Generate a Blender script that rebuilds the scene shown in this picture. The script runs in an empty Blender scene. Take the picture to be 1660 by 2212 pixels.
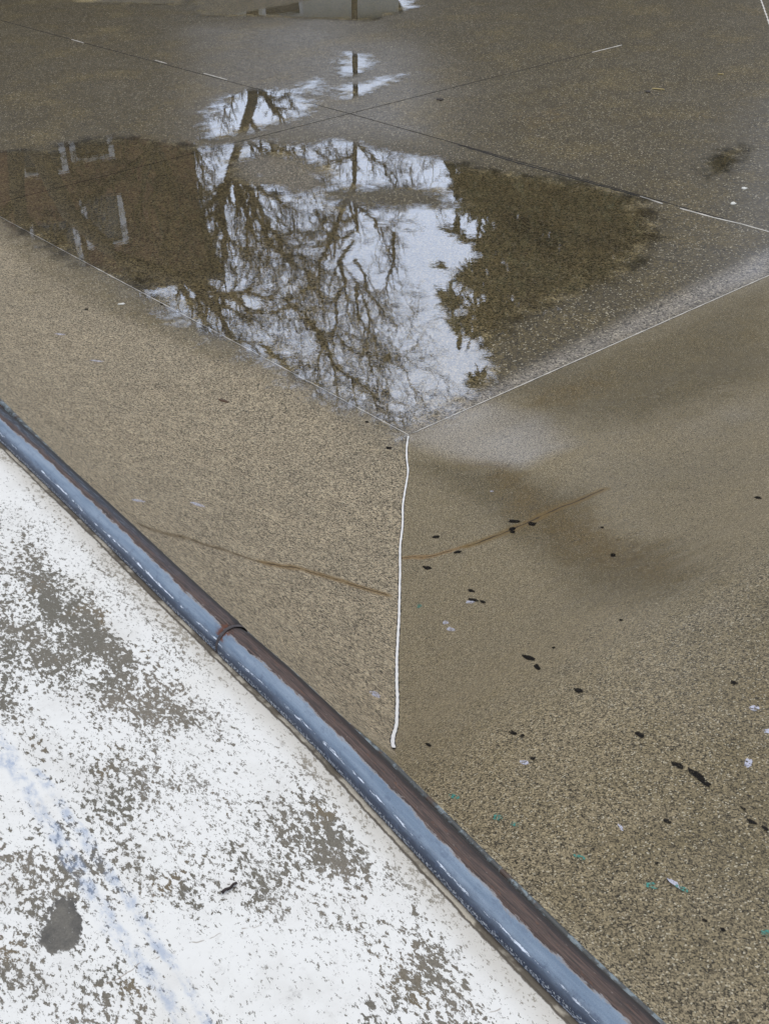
import bpy, math, random
import numpy as np
from mathutils import Vector, Matrix

random.seed(7); rng = np.random.default_rng(7)
sc = bpy.context.scene
col = sc.collection

# ------------------------------------------------------------------ camera
# World: x runs out from the right foot of the bowl, y runs into the bowl, z up; origin = corner of the floor.
IW, IH, FOC = 1660.0, 2212.0, 2601.57
CX, CY = IW/2, IH/2
CAM = np.array([4.2275, -3.4568, 3.0])
VA = np.array([-1641.25, -410.31]); VB = np.array([4713.0, -758.83])
dA = np.array([VA[0]-CX, VA[1]-CY, FOC]); dA /= np.linalg.norm(dA)
dB = np.array([VB[0]-CX, VB[1]-CY, FOC]); dB -= dA*(dA@dB); dB /= np.linalg.norm(dB)
UP = np.cross(dA, dB); UP = UP if UP[1] < 0 else -UP
RM = np.array([-dA, dB, UP])                        # camera (right, down, forward) -> world
cd = bpy.data.cameras.new('camera'); cam = bpy.data.objects.new('camera', cd); col.objects.link(cam)
cd.sensor_fit = 'HORIZONTAL'; cd.sensor_width = 36; cd.lens = 36*FOC/IW; cd.clip_start = .05; cd.clip_end = 600
rt, dn, fw = RM[:, 0], RM[:, 1], RM[:, 2]
cam.matrix_world = Matrix(((rt[0], -dn[0], -fw[0], CAM[0]), (rt[1], -dn[1], -fw[1], CAM[1]), (rt[2], -dn[2], -fw[2], CAM[2]), (0, 0, 0, 1)))
sc.camera = cam

# ------------------------------------------------------------------ sky, sun, exposure
SUN_EL, SUN_AZ = math.radians(52), math.radians(-35)
world = bpy.data.worlds.new('World'); sc.world = world; world.use_nodes = True
wn = world.node_tree; wn.nodes.clear()
def wnode(t, **k):
    n = wn.nodes.new(t)
    for a, b in k.items(): setattr(n, a, b)
    return n
sky = wnode('ShaderNodeTexSky', sky_type='NISHITA', sun_disc=False, sun_elevation=SUN_EL, sun_rotation=SUN_AZ, air_density=1.0, dust_density=2.0)
tc = wnode('ShaderNodeTexCoord'); ns = wnode('ShaderNodeTexNoise'); ns.inputs['Scale'].default_value = 2.2; ns.inputs['Detail'].default_value = 6
ramp = wnode('ShaderNodeMapRange'); ramp.inputs[1].default_value = .3; ramp.inputs[2].default_value = .75; ramp.inputs[3].default_value = 9.0; ramp.inputs[4].default_value = 14.0
cc = wnode('ShaderNodeVectorMath', operation='SCALE'); cc.inputs[0].default_value = (.89, .95, 1.09)
mx = wnode('ShaderNodeMix', data_type='RGBA'); mx.inputs[0].default_value = .82
bg = wnode('ShaderNodeBackground'); bg.inputs['Strength'].default_value = .1
wo = wnode('ShaderNodeOutputWorld')
L = wn.links.new
L(tc.outputs['Generated'], ns.inputs['Vector']); L(ns.outputs['Fac'], ramp.inputs[0]); L(ramp.outputs[0], cc.inputs['Scale'])
sx = wnode('ShaderNodeSeparateXYZ'); L(tc.outputs['Generated'], sx.inputs[0]); el = wnode('ShaderNodeMapRange'); el.inputs[1].default_value = .35; el.inputs[2].default_value = .8; L(sx.outputs[2], el.inputs[0])
hz_ = wnode('ShaderNodeMix', data_type='RGBA'); hz_.inputs[6].default_value = (.84, .955, 1.2, 1); hz_.inputs[7].default_value = (.93, .95, 1.0, 1); L(el.outputs[0], hz_.inputs[0]); L(hz_.outputs[2], cc.inputs[0])
L(sky.outputs[0], mx.inputs[6]); L(cc.outputs[0], mx.inputs[7]); L(mx.outputs[2], bg.inputs[0]); L(bg.outputs[0], wo.inputs[0])
sl = bpy.data.lights.new('sun', 'SUN'); sl.energy = .6; sl.angle = math.radians(25); sl.color = (1, .96, .9)
so = bpy.data.objects.new('sun', sl); col.objects.link(so)
so.rotation_euler = Vector((math.sin(SUN_AZ)*math.cos(SUN_EL), math.cos(SUN_AZ)*math.cos(SUN_EL), math.sin(SUN_EL))).to_track_quat('Z', 'Y').to_euler()
sc.view_settings.view_transform = 'Standard'; sc.view_settings.look = 'None'; sc.view_settings.exposure = 0.0; sc.view_settings.gamma = 1

# ------------------------------------------------------------------ geometry of the bowl
DZ = 1.5; LZ = 1.47; SS = .883; PN = 1-math.sqrt(1-SS*SS); WZ = .012
LIPU = [-30, -6, 1.089, 1.745, 2.25, 2.504, 2.652, 2.812, 2.962, 3.217, 3.469, 3.621, 12]
LIPV = [2.30, 2.35, 2.399, 2.449, 2.470, 2.483, 2.486, 2.496, 2.499, 2.520, 2.540, 2.548, 2.70]
PIPU = [-30, -6, 1.376, 1.945, 2.295, 2.598, 2.829, 2.949, 3.109, 3.339, 3.56, 12]
PIPV = [2.40, 2.45, 2.522, 2.548, 2.568, 2.582, 2.590, 2.600, 2.615, 2.635, 2.649, 2.82]
PR = .038; PCZ = DZ+.003
def wlip(u): return np.interp(u, LIPU, LIPV)
def vpipe(u): return np.interp(u, PIPU, PIPV)-.0365
BU = np.array([0, .25, .65, .947, 1.281, 1.614, 2.061, 2.338, 2.652, 2.95, 3.3, 3.7, 4.3, 60])
BZ = np.array([0, .009, .065, .138, .245, .384, .629, .822, 1.096, 1.300, 1.405, 1.442, 1.452, 1.455])
_s = np.diff(BZ)/np.diff(BU); _m = np.zeros(len(BU))
for i in range(1, len(BU)-1): _m[i] = 0 if _s[i-1]*_s[i] <= 0 else 2/(1/_s[i-1]+1/_s[i])
def bh(u):
    u = np.clip(np.asarray(u, float), 0, 59.9); k = np.clip(np.searchsorted(BU, u, 'right')-1, 0, len(BU)-2)
    h = BU[k+1]-BU[k]; t = (u-BU[k])/h
    return (2*t**3-3*t**2+1)*BZ[k]+(t**3-2*t**2+t)*h*_m[k]+(-2*t**3+3*t**2)*BZ[k+1]+(t**3-t**2)*h*_m[k+1]
def qh(u, v):
    t = np.clip(v/wlip(u), 0, 1); return LZ*(1-np.sqrt(1-(t*SS)**2))/PN
def qinv(u, z): return wlip(u)*np.sqrt(1-(1-np.clip(z, 0, LZ)/LZ*PN)**2)/SS
_tu = np.linspace(0, 8, 4000); _tz = bh(_tu)
def binv(z): return np.interp(z, _tz, _tu)
def height(u, y):
    v = -y
    return np.where(v > wlip(u), DZ, np.maximum(np.where(v > 0, qh(u, v), 0), np.where(np.asarray(u) > 0, bh(u), 0)))
def pray(px, py): return RM@np.array([px-CX, py-CY, FOC])
def at_z(px, py, z):                                # point of the level z that the photo shows at a pixel
    d = pray(px, py); return CAM+d*((z-CAM[2])/d[2])
def on_surf(px, py):                                # point of the ground that the photo shows there
    d = pray(px, py); d = d/np.linalg.norm(d); t = np.arange(1.2, 26, .002)
    P = CAM[None]+t[:, None]*d; hz = height(P[:, 0], P[:, 1]); k = np.argmax(P[:, 2] <= hz)
    return np.array([P[k, 0], P[k, 1], hz[k]])
def far_pt(px, py, dist):                           # point of something tall that the puddle mirrors there
    d = pray(px, py); hxy = math.hypot(d[0], d[1])
    return Vector((CAM[0]+d[0]/hxy*dist, CAM[1]+d[1]/hxy*dist, -d[2]/hxy*dist-CAM[2]+2*WZ))

# ------------------------------------------------------------------ object helpers
def tag(o, label=None, cat=None, group=None, kind=None):
    if label: o['label'] = label
    if cat: o['category'] = cat
    if group: o['group'] = group
    if kind: o['kind'] = kind
    return o
def mesh(name, verts, faces, mats, parent=None, smooth=True, attrs=None, midx=None):
    m = bpy.data.meshes.new(name); m.from_pydata([tuple(map(float, v)) for v in verts], [], faces)
    for a in (mats if isinstance(mats, (list, tuple)) else [mats]): m.materials.append(a)
    if smooth: m.polygons.foreach_set('use_smooth', [True]*len(m.polygons))
    if midx is not None: m.polygons.foreach_set('material_index', midx)
    for k, arr in (attrs or {}).items():
        at = m.attributes.new(k, 'FLOAT', 'POINT'); at.data.foreach_set('value', np.asarray(arr, dtype=np.float32))
    m.update(); o = bpy.data.objects.new(name, m); col.objects.link(o); o.parent = parent
    return o
def empty(name, loc=(0, 0, 0)):
    o = bpy.data.objects.new(name, None); o.location = loc; col.objects.link(o); return o
def grid_faces(nu, nv, off=0, flip=False):
    a = np.arange(nu*nv).reshape(nu, nv)+off
    q = np.stack([a[:-1, :-1], a[1:, :-1], a[1:, 1:], a[:-1, 1:]], -1).reshape(-1, 4)
    return (q[:, ::-1] if flip else q).tolist()
def sdf_poly(x, y, poly):                           # signed distance to a polygon in plan, metres, negative inside
    P = np.array(poly); d = np.full(x.shape, 1e9); ins = np.zeros(x.shape, bool)
    for i in range(len(P)):
        a, b = P[i], P[(i+1) % len(P)]; e = b-a; wx, wy = x-a[0], y-a[1]
        t = np.clip((wx*e[0]+wy*e[1])/(e@e+1e-12), 0, 1); d = np.minimum(d, (wx-t*e[0])**2+(wy-t*e[1])**2)
        c = ((a[1] > y) != (b[1] > y)) & (x < (b[0]-a[0])*(y-a[1])/(b[1]-a[1]+1e-12)+a[0]); ins ^= c
    d = np.sqrt(d); return np.where(ins, -d, d)
def plan(pts): return [tuple(on_surf(*p)[:2]) for p in pts]
def plan0(pts): return [tuple(at_z(*p, WZ)[:2]) for p in pts]
def soft(s, w): return np.clip(.5-s/w, 0, 1)

# ------------------------------------------------------------------ node helpers
class NT:
    def __init__(self, name):
        self.m = bpy.data.materials.new(name); self.m.use_nodes = True; self.t = self.m.node_tree; self.t.nodes.clear()
        self.out = self.t.nodes.new('ShaderNodeOutputMaterial'); self.p = None
    def n(self, t, **k):
        x = self.t.nodes.new(t)
        for a, b in k.items(): setattr(x, a, b)
        return x
    def l(self, a, b): self.t.links.new(a, b)
    def setin(self, s, v):
        if hasattr(v, 'is_linked') or isinstance(v, bpy.types.NodeSocket): self.l(v, s)
        else: s.default_value = v
    def pos(self):
        if not self.p: self.p = self.n('ShaderNodeTexCoord').outputs['Object']
        return self.p
    def math(self, op, a, b=0., c=None, clamp=False):
        x = self.n('ShaderNodeMath', operation=op, use_clamp=clamp); self.setin(x.inputs[0], a); self.setin(x.inputs[1], b)
        if c is not None: self.setin(x.inputs[2], c)
        return x.outputs[0]
    def noise(self, scale, detail=3, rough=.5, vec=None, dist=0, off=None):
        x = self.n('ShaderNodeTexNoise'); v = vec or self.pos()
        if off: v = self.vec('ADD', v, off)
        self.l(v, x.inputs['Vector']); x.inputs['Scale'].default_value = scale; x.inputs['Detail'].default_value = detail
        x.inputs['Roughness'].default_value = rough; x.inputs['Distortion'].default_value = dist; return x.outputs['Fac']
    def vor(self, scale, vec=None, feature='F1', out='Distance'):
        x = self.n('ShaderNodeTexVoronoi', feature=feature); self.l(vec or self.pos(), x.inputs['Vector']); x.inputs['Scale'].default_value = scale
        return x.outputs[out]
    def vec(self, op, a, b=None):
        x = self.n('ShaderNodeVectorMath', operation=op); self.setin(x.inputs[0], a)
        if b is not None: self.setin(x.inputs['Scale'] if op == 'SCALE' else x.inputs[1], b)
        return x.outputs['Value'] if op in ('LENGTH', 'DOT_PRODUCT', 'DISTANCE') else x.outputs[0]
    def step(self, v, lo, hi, a=0., b=1.):
        x = self.n('ShaderNodeMapRange', interpolation_type='SMOOTHSTEP'); self.setin(x.inputs[0], v)
        for i, q in enumerate((lo, hi, a, b)): self.setin(x.inputs[i+1], q)
        return x.outputs[0]
    def mix(self, f, a, b):
        x = self.n('ShaderNodeMix', data_type='RGBA'); self.setin(x.inputs[0], f)
        for i, q in ((6, a), (7, b)): self.setin(x.inputs[i], q if isinstance(q, bpy.types.NodeSocket) else (*q[:3], 1))
        return x.outputs[2]
    def attr(self, k): return self.n('ShaderNodeAttribute', attribute_name=k).outputs['Fac']
    def warp(self, amp, scale=25):
        x = self.n('ShaderNodeTexNoise'); self.l(self.pos(), x.inputs['Vector']); x.inputs['Scale'].default_value = scale; x.inputs['Detail'].default_value = 3
        return self.vec('ADD', self.pos(), self.vec('SCALE', self.vec('SUBTRACT', x.outputs['Color'], (.5, .5, .5)), amp))
    def poly(self, pts, vec):                        # distance in metres to a line of points on the surface
        out = None
        for a, b in zip(pts[:-1], pts[1:]):
            a, b = Vector(a), Vector(b); e = b-a
            pa = self.vec('SUBTRACT', vec, tuple(a)); t = self.math('DIVIDE', self.vec('DOT_PRODUCT', pa, tuple(e)), e.dot(e), clamp=True)
            se = self.n('ShaderNodeVectorMath', operation='SCALE'); se.inputs[0].default_value = tuple(e); self.l(t, se.inputs['Scale'])
            d = self.vec('LENGTH', self.vec('SUBTRACT', pa, se.outputs[0]))
            out = d if out is None else self.math('MINIMUM', out, d)
        return out
    def bsdf(self, color, rough=.6, bump=None, bs=.3, bd=.002, **k):
        x = self.n('ShaderNodeBsdfPrincipled'); self.setin(x.inputs['Base Color'], color if isinstance(color, bpy.types.NodeSocket) else (*color[:3], 1))
        self.setin(x.inputs['Roughness'], rough)
        if bump is not None:
            b = self.n('ShaderNodeBump'); b.inputs['Strength'].default_value = bs; b.inputs['Distance'].default_value = bd; self.l(bump, b.inputs['Height']); self.l(b.outputs[0], x.inputs['Normal'])
        for a, b in k.items(): self.setin(x.inputs[a.replace('_', ' ')], b)
        self.l(x.outputs[0], self.out.inputs[0]); return x

def lin(r, g, b): return tuple(((c/255)/12.92 if c <= 10 else ((c/255+.055)/1.055)**2.4) for c in (r, g, b))

# concrete: speckled trowelled aggregate, damp where the attributes say so
def concrete(name, dry, wet, cracks=(), rivers=(), coarse=.3, cell=250, blot=.3):
    N = NT(name); p = N.pos()
    damp = N.attr('damp'); film = N.attr('film'); ochre = N.attr('ochre'); pale = N.attr('pale')
    big = N.noise(1.3, 4, .55); mid = N.noise(7, 5, .6, off=(3, 1, 0)); fine = N.noise(cell*.36, 5, .85)
    dm = N.step(N.math('ADD', damp, N.math('MULTIPLY', N.math('SUBTRACT', mid, .5), .55+blot)), .15, .85)
    dm = N.math('ADD', dm, N.math('MULTIPLY', N.math('SUBTRACT', big, .5), blot*2.2), clamp=True)
    c = N.mix(dm, dry, wet)
    c = N.mix(N.step(big, .3, .7, 0, .25), c, N.mix(.5, c, lin(122, 116, 100)))
    c = N.mix(N.math('MULTIPLY', N.step(N.math('ADD', ochre, N.math('MULTIPLY', N.math('SUBTRACT', mid, .5), 1.0)), .1, .85), .85), c, lin(90, 74, 40))
    c = N.mix(N.math('MULTIPLY', pale, .5), c, lin(165, 158, 150))
    cellc = N.vor(cell, out='Color'); cell2 = N.vor(cell*.5, out='Color')
    s1 = N.n('ShaderNodeSeparateColor'); N.l(cellc, s1.inputs[0]); s2 = N.n('ShaderNodeSeparateColor'); N.l(cell2, s2.inputs[0])
    g = N.math('ADD', N.math('MULTIPLY', N.math('SUBTRACT', s1.outputs[0], .5), 1.8), N.math('MULTIPLY', N.math('SUBTRACT', fine, .5), 3.9))
    g = N.math('ADD', g, N.math('MULTIPLY', N.math('SUBTRACT', s2.outputs[0], .5), coarse*1.6))
    k = N.math('MULTIPLY_ADD', g, N.math('MULTIPLY_ADD', dm, -.22, 1.0), 1.02)
    k = N.math('MAXIMUM', k, .14)
    k = N.math('MULTIPLY', k, N.step(mid, .2, .8, .86, 1.14))
    c = N.vec('SCALE', c, k)
    dsp = N.step(N.math('ADD', N.noise(30, 6, .8, off=(7, 7, 0)), N.math('MULTIPLY', N.math('SUBTRACT', N.attr('dirt'), 1), .5)), .50, .58, 0, .8); c = N.mix(dsp, c, lin(44, 36, 22))
    c = N.mix(N.step(s1.outputs[1], .93, .985, 0, .7), c, lin(206, 196, 170))
    c = N.mix(N.step(N.math('MULTIPLY', s2.outputs[2], N.noise(12, 2)), .60, .64, 0, .7), c, lin(38, 34, 28))
    rust = None
    for pts, w, col_, a in cracks:
        d = N.poly(pts, N.warp(.05, 9)); d = N.math('ADD', d, N.math('MULTIPLY', N.math('SUBTRACT', fine, .5), .006))
        halo = N.step(d, w*.8, w*4.5, a*.9, 0); c = N.mix(halo, c, col_); c = N.mix(N.step(d, w*.25, w*.95, 1, 0), c, lin(52, 38, 20))
    for pts, w, col_, a in rivers:
        d = N.poly(pts, N.warp(.03, 20)); c = N.mix(N.step(N.math('ADD', d, N.math('MULTIPLY', N.math('SUBTRACT', mid, .5), w)), w*.1, w, a, 0), c, col_)
    bump = N.math('ADD', N.math('MULTIPLY', fine, .8), N.math('MULTIPLY', s1.outputs[0], .25))
    cr = N.step(N.math('ADD', film, N.math('MULTIPLY', N.math('SUBTRACT', mid, .5), .3)), .1, .9, .34, .075)
    b = N.bsdf(c, N.math('MULTIPLY_ADD', dm, -.15, .8), bump, .35, .002)
    N.setin(b.inputs['Coat Weight'], N.step(N.math('ADD', film, N.math('MULTIPLY', N.math('SUBTRACT', big, .5), .25)), .02, .9))
    N.setin(b.inputs['Coat Roughness'], cr); b.inputs['Coat IOR'].default_value = 1.7
    cb = N.n('ShaderNodeBump'); cb.inputs['Strength'].default_value = .12; cb.inputs['Distance'].default_value = .001; N.l(fine, cb.inputs['Height']); N.l(cb.outputs[0], b.inputs['Coat Normal'])
    b.inputs['Specular IOR Level'].default_value = .25
    return N.m

DRY = lin(138, 126, 104); WET = lin(88, 77, 50)
crackL = [on_surf(*p) for p in ((300, 1132), (400, 1160), (480, 1186), (570, 1216), (650, 1228), (740, 1256), (832, 1284))]
crackR = [on_surf(*p) for p in ((866, 1206), (930, 1201), (1010, 1180), (1080, 1155), (1160, 1118), (1240, 1085), (1300, 1058))]
M_floor = concrete('floor_concrete', lin(142, 127, 90), lin(68, 58, 33), coarse=.55, cell=120, blot=.55)
M_left = concrete('left_slope_concrete', lin(138, 126, 104), WET, cell=185, blot=.2, cracks=[(crackL[:4], .006, lin(96, 80, 54), .8), (crackL[3:], .009, lin(122, 98, 58), .85)])
M_right = concrete('right_slope_concrete', lin(128, 116, 91), WET, cell=390, blot=.3, cracks=[(crackR[:3], .006, lin(138, 108, 66), .8), (crackR[2:], .011, lin(114, 92, 48), .8)])

def simple(name, c, rough=.6, var=.3, scale=30, bump=.2, **k):
    N = NT(name); n = N.noise(scale, 4, .6)
    cc_ = N.vec('SCALE', N.mix(.0, c, c), N.step(n, .2, .8, 1-var, 1+var)); N.bsdf(cc_, rough, n, bump, .002, **k); return N.m

# ------------------------------------------------------------------ puddle outlines (plan)
MAIN = plan0([(-200, 300), (0, 322), (110, 316), (180, 296), (300, 292), (420, 312), (520, 312), (570, 302), (640, 312), (720, 300), (800, 312), (880, 330), (960, 342), (1060, 360), (1200, 380),
              (1330, 400), (1400, 430), (1440, 500), (1380, 580), (1260, 640), (1130, 690), (1080, 730), (1090, 790), (1062, 840), (960, 902), (884, 936),
              (800, 905), (700, 868), (600, 806), (500, 748), (400, 700), (330, 650), (240, 590), (170, 570), (100, 540), (0, 490), (-200, 400)])
ISLE = plan0([(512, 350), (560, 333), (640, 338), (694, 372), (700, 398), (640, 414), (556, 396), (522, 374)])
BAND = plan0([(700, 412), (830, 404), (960, 418), (980, 440), (860, 448), (720, 436)])
POOLS = [plan0(p) for p in (
    [(430, 268), (440, 240), (480, 206), (545, 190), (640, 192), (684, 224), (660, 250), (565, 274), (480, 298), (436, 300)],
    [(640, 184), (690, 166), (700, 180), (680, 204), (646, 200)], [(728, 150), (742, 112), (790, 116), (812, 140), (780, 160), (740, 168)], [(715, 190), (800, 172), (884, 156), (850, 176), (800, 200), (750, 212)],
    [(1510, 350), (1560, 318), (1600, 306), (1620, 322), (1580, 366), (1530, 384)],
    [(420, 34), (400, -40), (860, -40), (900, 14), (800, 44), (690, 40), (560, 34)],
    [(150, -40), (150, 4), (400, 10), (420, -40)])]
def pud(x, y):                                      # signed distance to open water
    s = sdf_poly(x, y, MAIN); s = np.maximum(s, -sdf_poly(x, y, ISLE)); s = np.maximum(s, -sdf_poly(x, y, BAND)*1.0-.02)
    for p in POOLS: s = np.minimum(s, sdf_poly(x, y, p))
    return s

# ------------------------------------------------------------------ bowl floor and slopes
FX, FY = -15.5, 17.0
def prog(a0, step0, gro, end):
    r = [0.]; s = step0
    while r[-1] < end: r.append(r[-1]+s); s *= gro
    r = np.array(r); return r*end/r[-1]
gx = -prog(0, .022, 1.009, -FX)[::-1]; gy = prog(0, .022, 1.009, FY)
X, Y = np.meshgrid(gx, gy, indexing='ij'); xf, yf = X.ravel(), Y.ravel()
pd = pud(xf, yf)
f_damp_tone = np.clip(.8+pd*3, .05, 1.)  # damp outside; under water lightened in colour to offset the mirror's light loss
f_film = np.where(pd < -.05, 0, np.clip(.17-pd*.01, .13, .17))
f_dirt = soft(sdf_poly(xf, yf, plan0([(1040, 450), (1150, 445), (1260, 500), (1240, 550), (1130, 540), (1060, 500)])), .3)+.9*soft(sdf_poly(xf, yf, plan0([(1000, 318), (1100, 335), (1280, 388), (1400, 425), (1380, 432), (1200, 385), (1060, 350)])), .12)
for poly, val in ((plan([(0, 95), (330, 60), (430, 250), (330, 280), (0, 300)]), .04), (plan([(430, 60), (700, 40), (900, 110), (980, 200), (980, 330), (700, 300), (430, 300)]), .22),
                  (plan([(1000, 60), (1500, 60), (1620, 160), (1560, 300), (1380, 380), (1050, 320), (1000, 200)]), -.06)):
    f_film = f_film+val*soft(sdf_poly(xf, yf, poly), 1.2)
f_och = .45*soft(sdf_poly(xf, yf, plan([(1110, 240), (1230, 225), (1240, 260), (1130, 290)])), .5)+.3*soft(sdf_poly(xf, yf, plan([(1040, 440), (1230, 430), (1250, 550), (1060, 560)])), .4)
ST = plan([(884, 932), (1060, 838), (1250, 742), (1450, 640), (1670, 540), (1670, 588), (1400, 712), (1060, 866)]); CN = plan([(800, 885), (884, 936), (970, 896), (1050, 850), (960, 830), (860, 850)])
f_film = f_film+.3*soft(sdf_poly(xf, yf, ST), .3)+.3*soft(sdf_poly(xf, yf, plan([(1570, 250), (1680, 200), (1680, 560), (1500, 600), (1520, 480)])), 1.0)
f_pale = .75*soft(sdf_poly(xf, yf, ST), .14)+.6*soft(sdf_poly(xf, yf, CN), .25)+.22*soft(sdf_poly(xf, yf, plan([(430, 60), (700, 40), (900, 110), (980, 200), (900, 300), (700, 300), (430, 300)])), 1.0)*(pd > 0)+.3*soft(sdf_poly(xf, yf, ISLE), .2)  # sheen on joint strip, middle floor and island painted pale; corner milky
fl = mesh('bowl_floor', np.stack([xf, yf, xf*0], 1), grid_faces(len(gx), len(gy)), M_floor, attrs=dict(damp=f_damp_tone, film=f_film, ochre=f_och, pale=f_pale, dirt=np.clip(f_dirt, 0, 1)))
tag(fl, kind='structure')

def slope_attrs(x, y, z, side):
    damp = np.zeros(x.shape); film = np.zeros(x.shape); och = np.zeros(x.shape); pale = np.zeros(x.shape)
    foot = np.maximum(-y if side == 'l' else x, 0)
    if side == 'l':
        damp += .75*soft(foot-.16, .5)+.35*soft(sdf_poly(x, y, plan([(0, 500), (330, 650), (500, 780), (300, 720), (0, 640)])), .5)
        film += .35*soft(foot-.1, .3)+.12
        damp += .25*soft(sdf_poly(x, y, plan([(250, 1060), (420, 1200), (600, 1400), (800, 1600), (840, 1600), (700, 1440), (500, 1240), (330, 1080)])), .3)
    else:
        damp += .3
        for pts, v, w in (([(900, 1000), (1090, 1020), (1260, 1080), (1240, 1180), (1440, 1180), (1500, 1240), (1440, 1290), (1200, 1220), (1100, 1120), (980, 1050)], .55, .25),
                          ([(1120, 830), (1660, 610), (1700, 800), (1400, 900), (1180, 900)], .55, .6), ([(1660, 1300), (1500, 1500), (1560, 1900), (1700, 1900)], .35, .5),
                          ([(880, 1640), (1200, 1640), (1660, 1800), (1700, 2250), (1450, 2250)], .12, .7),
                          ([(1000, 760), (1300, 700), (1200, 820), (1050, 850)], .4, .3)):
            damp += v*soft(sdf_poly(x, y, plan(pts)), w)
        for pts, v, w in (([(1080, 1000), (1180, 1060), (1270, 1120), (1430, 1190), (1460, 1250), (1330, 1230), (1180, 1180), (1100, 1090)], .85, .3), ([(1130, 840), (1320, 790), (1330, 840), (1160, 900)], .5, .25),
                          ([(960, 960), (1100, 1005), (1090, 1050), (980, 1010)], .3, .1), ([(1560, 1400), (1700, 1440), (1700, 1560), (1600, 1500)], .35, .3), ([(1400, 700), (1600, 640), (1660, 720), (1480, 780)], .2, .3)):
            och += v*soft(sdf_poly(x, y, plan(pts)), w)
        for pts, v, w in (([(884, 942), (1040, 862), (1180, 900), (1240, 960), (1130, 1010), (1000, 995), (920, 968)], .5, .16), ([(1330, 1000), (1660, 860), (1700, 1400), (1500, 1460), (1420, 1250)], .5, .6),
                          ([(1200, 900), (1600, 760), (1660, 900), (1300, 980)], .3, .4)):
            film += v*soft(sdf_poly(x, y, plan(pts)), w)
        film += .12+.25*soft(foot-.05, .3)
        pale += .38*soft(sdf_poly(x, y, plan([(884, 942), (1040, 862), (1180, 900), (1240, 960), (1130, 1010), (1000, 995), (920, 968)])), .12)  # sky sheen beside the floor corner, painted into the slope colour
    return dict(damp=np.clip(damp, 0, 1), film=np.clip(film, 0, 1), ochre=np.clip(och, 0, 1), pale=np.clip(pale, 0, 1))

# small marks lying on the slopes become part of the slope's own mesh
def blob(px, py, rx, ry, ang, n=14, lift=.0016, jag=.25):
    a0 = math.radians(ang); vs = []
    for k in range(n):
        t = 2*math.pi*k/n; r = 1+random.uniform(-jag, jag); ex, ey = rx*r*math.cos(t), ry*r*math.sin(t)
        q = on_surf(px+ex*math.cos(a0)-ey*math.sin(a0), py+ex*math.sin(a0)+ey*math.cos(a0)); vs.append((q[0], q[1], q[2]+lift))
    return vs
BLACK = [(1110, 1127, 15, 4, 0), (1148, 1132, 10, 4, 0), (1106, 1143, 7, 4, 0), (1107, 1149, 6, 3, 0), (941, 1160, 8, 3, 0), (988, 1193, 8, 3, -10), (921, 1227, 10, 3.5, 10), (1018, 1277, 8, 3, 15), (1022, 1297, 12, 3, 10),
         (1042, 1301, 7, 3, 20), (1142, 1422, 15, 4.5, 18), (1160, 1442, 8, 4.5, 35), (1249, 1493, 11, 4.5, 20), (1380, 1588, 12, 5, 25), (1464, 1655, 15, 5.5, 28), (1509, 1680, 30, 7, 40), (1584, 1476, 8, 4, 10), (1604, 1748, 8, 3.5, 30),
         (1622, 1777, 11, 4, 25), (1650, 1790, 10, 4, 30), (1439, 1776, 9, 4, 20), (1417, 1866, 5, 3, 0), (925, 1610, 7, 3, 30), (1323, 1200, 6, 3.5, 0), (1636, 1076, 8, 3, 5), (839, 968, 7, 3, 5), (187, 668, 5, 2, 0),
         (1106, 1584, 9, 4, 20), (1128, 1590, 5, 3, 0), (1150, 1640, 6, 3, 0), (792, 912, 5, 2, 0), (350, 657, 4, 1.5, 0), (1300, 1140, 4, 2, 0), (1340, 1340, 4, 2, 0), (1195, 1400, 4, 2, 0), (1520, 1990, 7, 3, 25), (1560, 2010, 8, 3, 30)]
WHITE = [(1015, 1301, 9, 4, 0), (962, 1345, 7, 4, 0), (972, 1360, 10, 4, 10), (810, 1501, 13, 4.5, 28), (1132, 1649, 9, 5, 15), (1628, 1531, 11, 5.5, 15), (1656, 1581, 9, 5, 0), (1615, 1651, 10, 10, 0), (1340, 1790, 10, 3, 50),
         (1062, 1062, 4, 1.5, 0), (1455, 1910, 16, 5, 35), (130, 722, 12, 1.5, 5), (210, 780, 14, 1.6, 5), (425, 1090, 16, 3, 20), (300, 1082, 14, 2.5, 10)]
TEAL = [(1252, 1853, 15, 5, 28), (1472, 1922, 16, 4.5, 30), (1075, 1767, 11, 7, 0), (1112, 1782, 9, 6, 0), (1652, 2018, 9, 8, 30), (1405, 1915, 16, 7, 10), (905, 1310, 7, 4, 0), (980, 1722, 12, 5, 10)]
def mark_mat(name, c, thr):
    N = NT(name); d = N.n('ShaderNodeBsdfDiffuse'); d.inputs[0].default_value = (*c, 1); t = N.n('ShaderNodeBsdfTransparent'); m = N.n('ShaderNodeMixShader')
    N.l(N.step(N.noise(130, 4, .7), thr-.05, thr+.07, 0, .86), m.inputs[0]); N.l(t.outputs[0], m.inputs[1]); N.l(d.outputs[0], m.inputs[2]); N.l(m.outputs[0], N.out.inputs[0]); return N.m
M_marks = [mark_mat('black_rubber_scuff', lin(34, 33, 33), .36), mark_mat('white_paint_scuff', lin(200, 200, 212), .46), mark_mat('teal_paint_scuff', lin(84, 148, 136), .50)]

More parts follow.
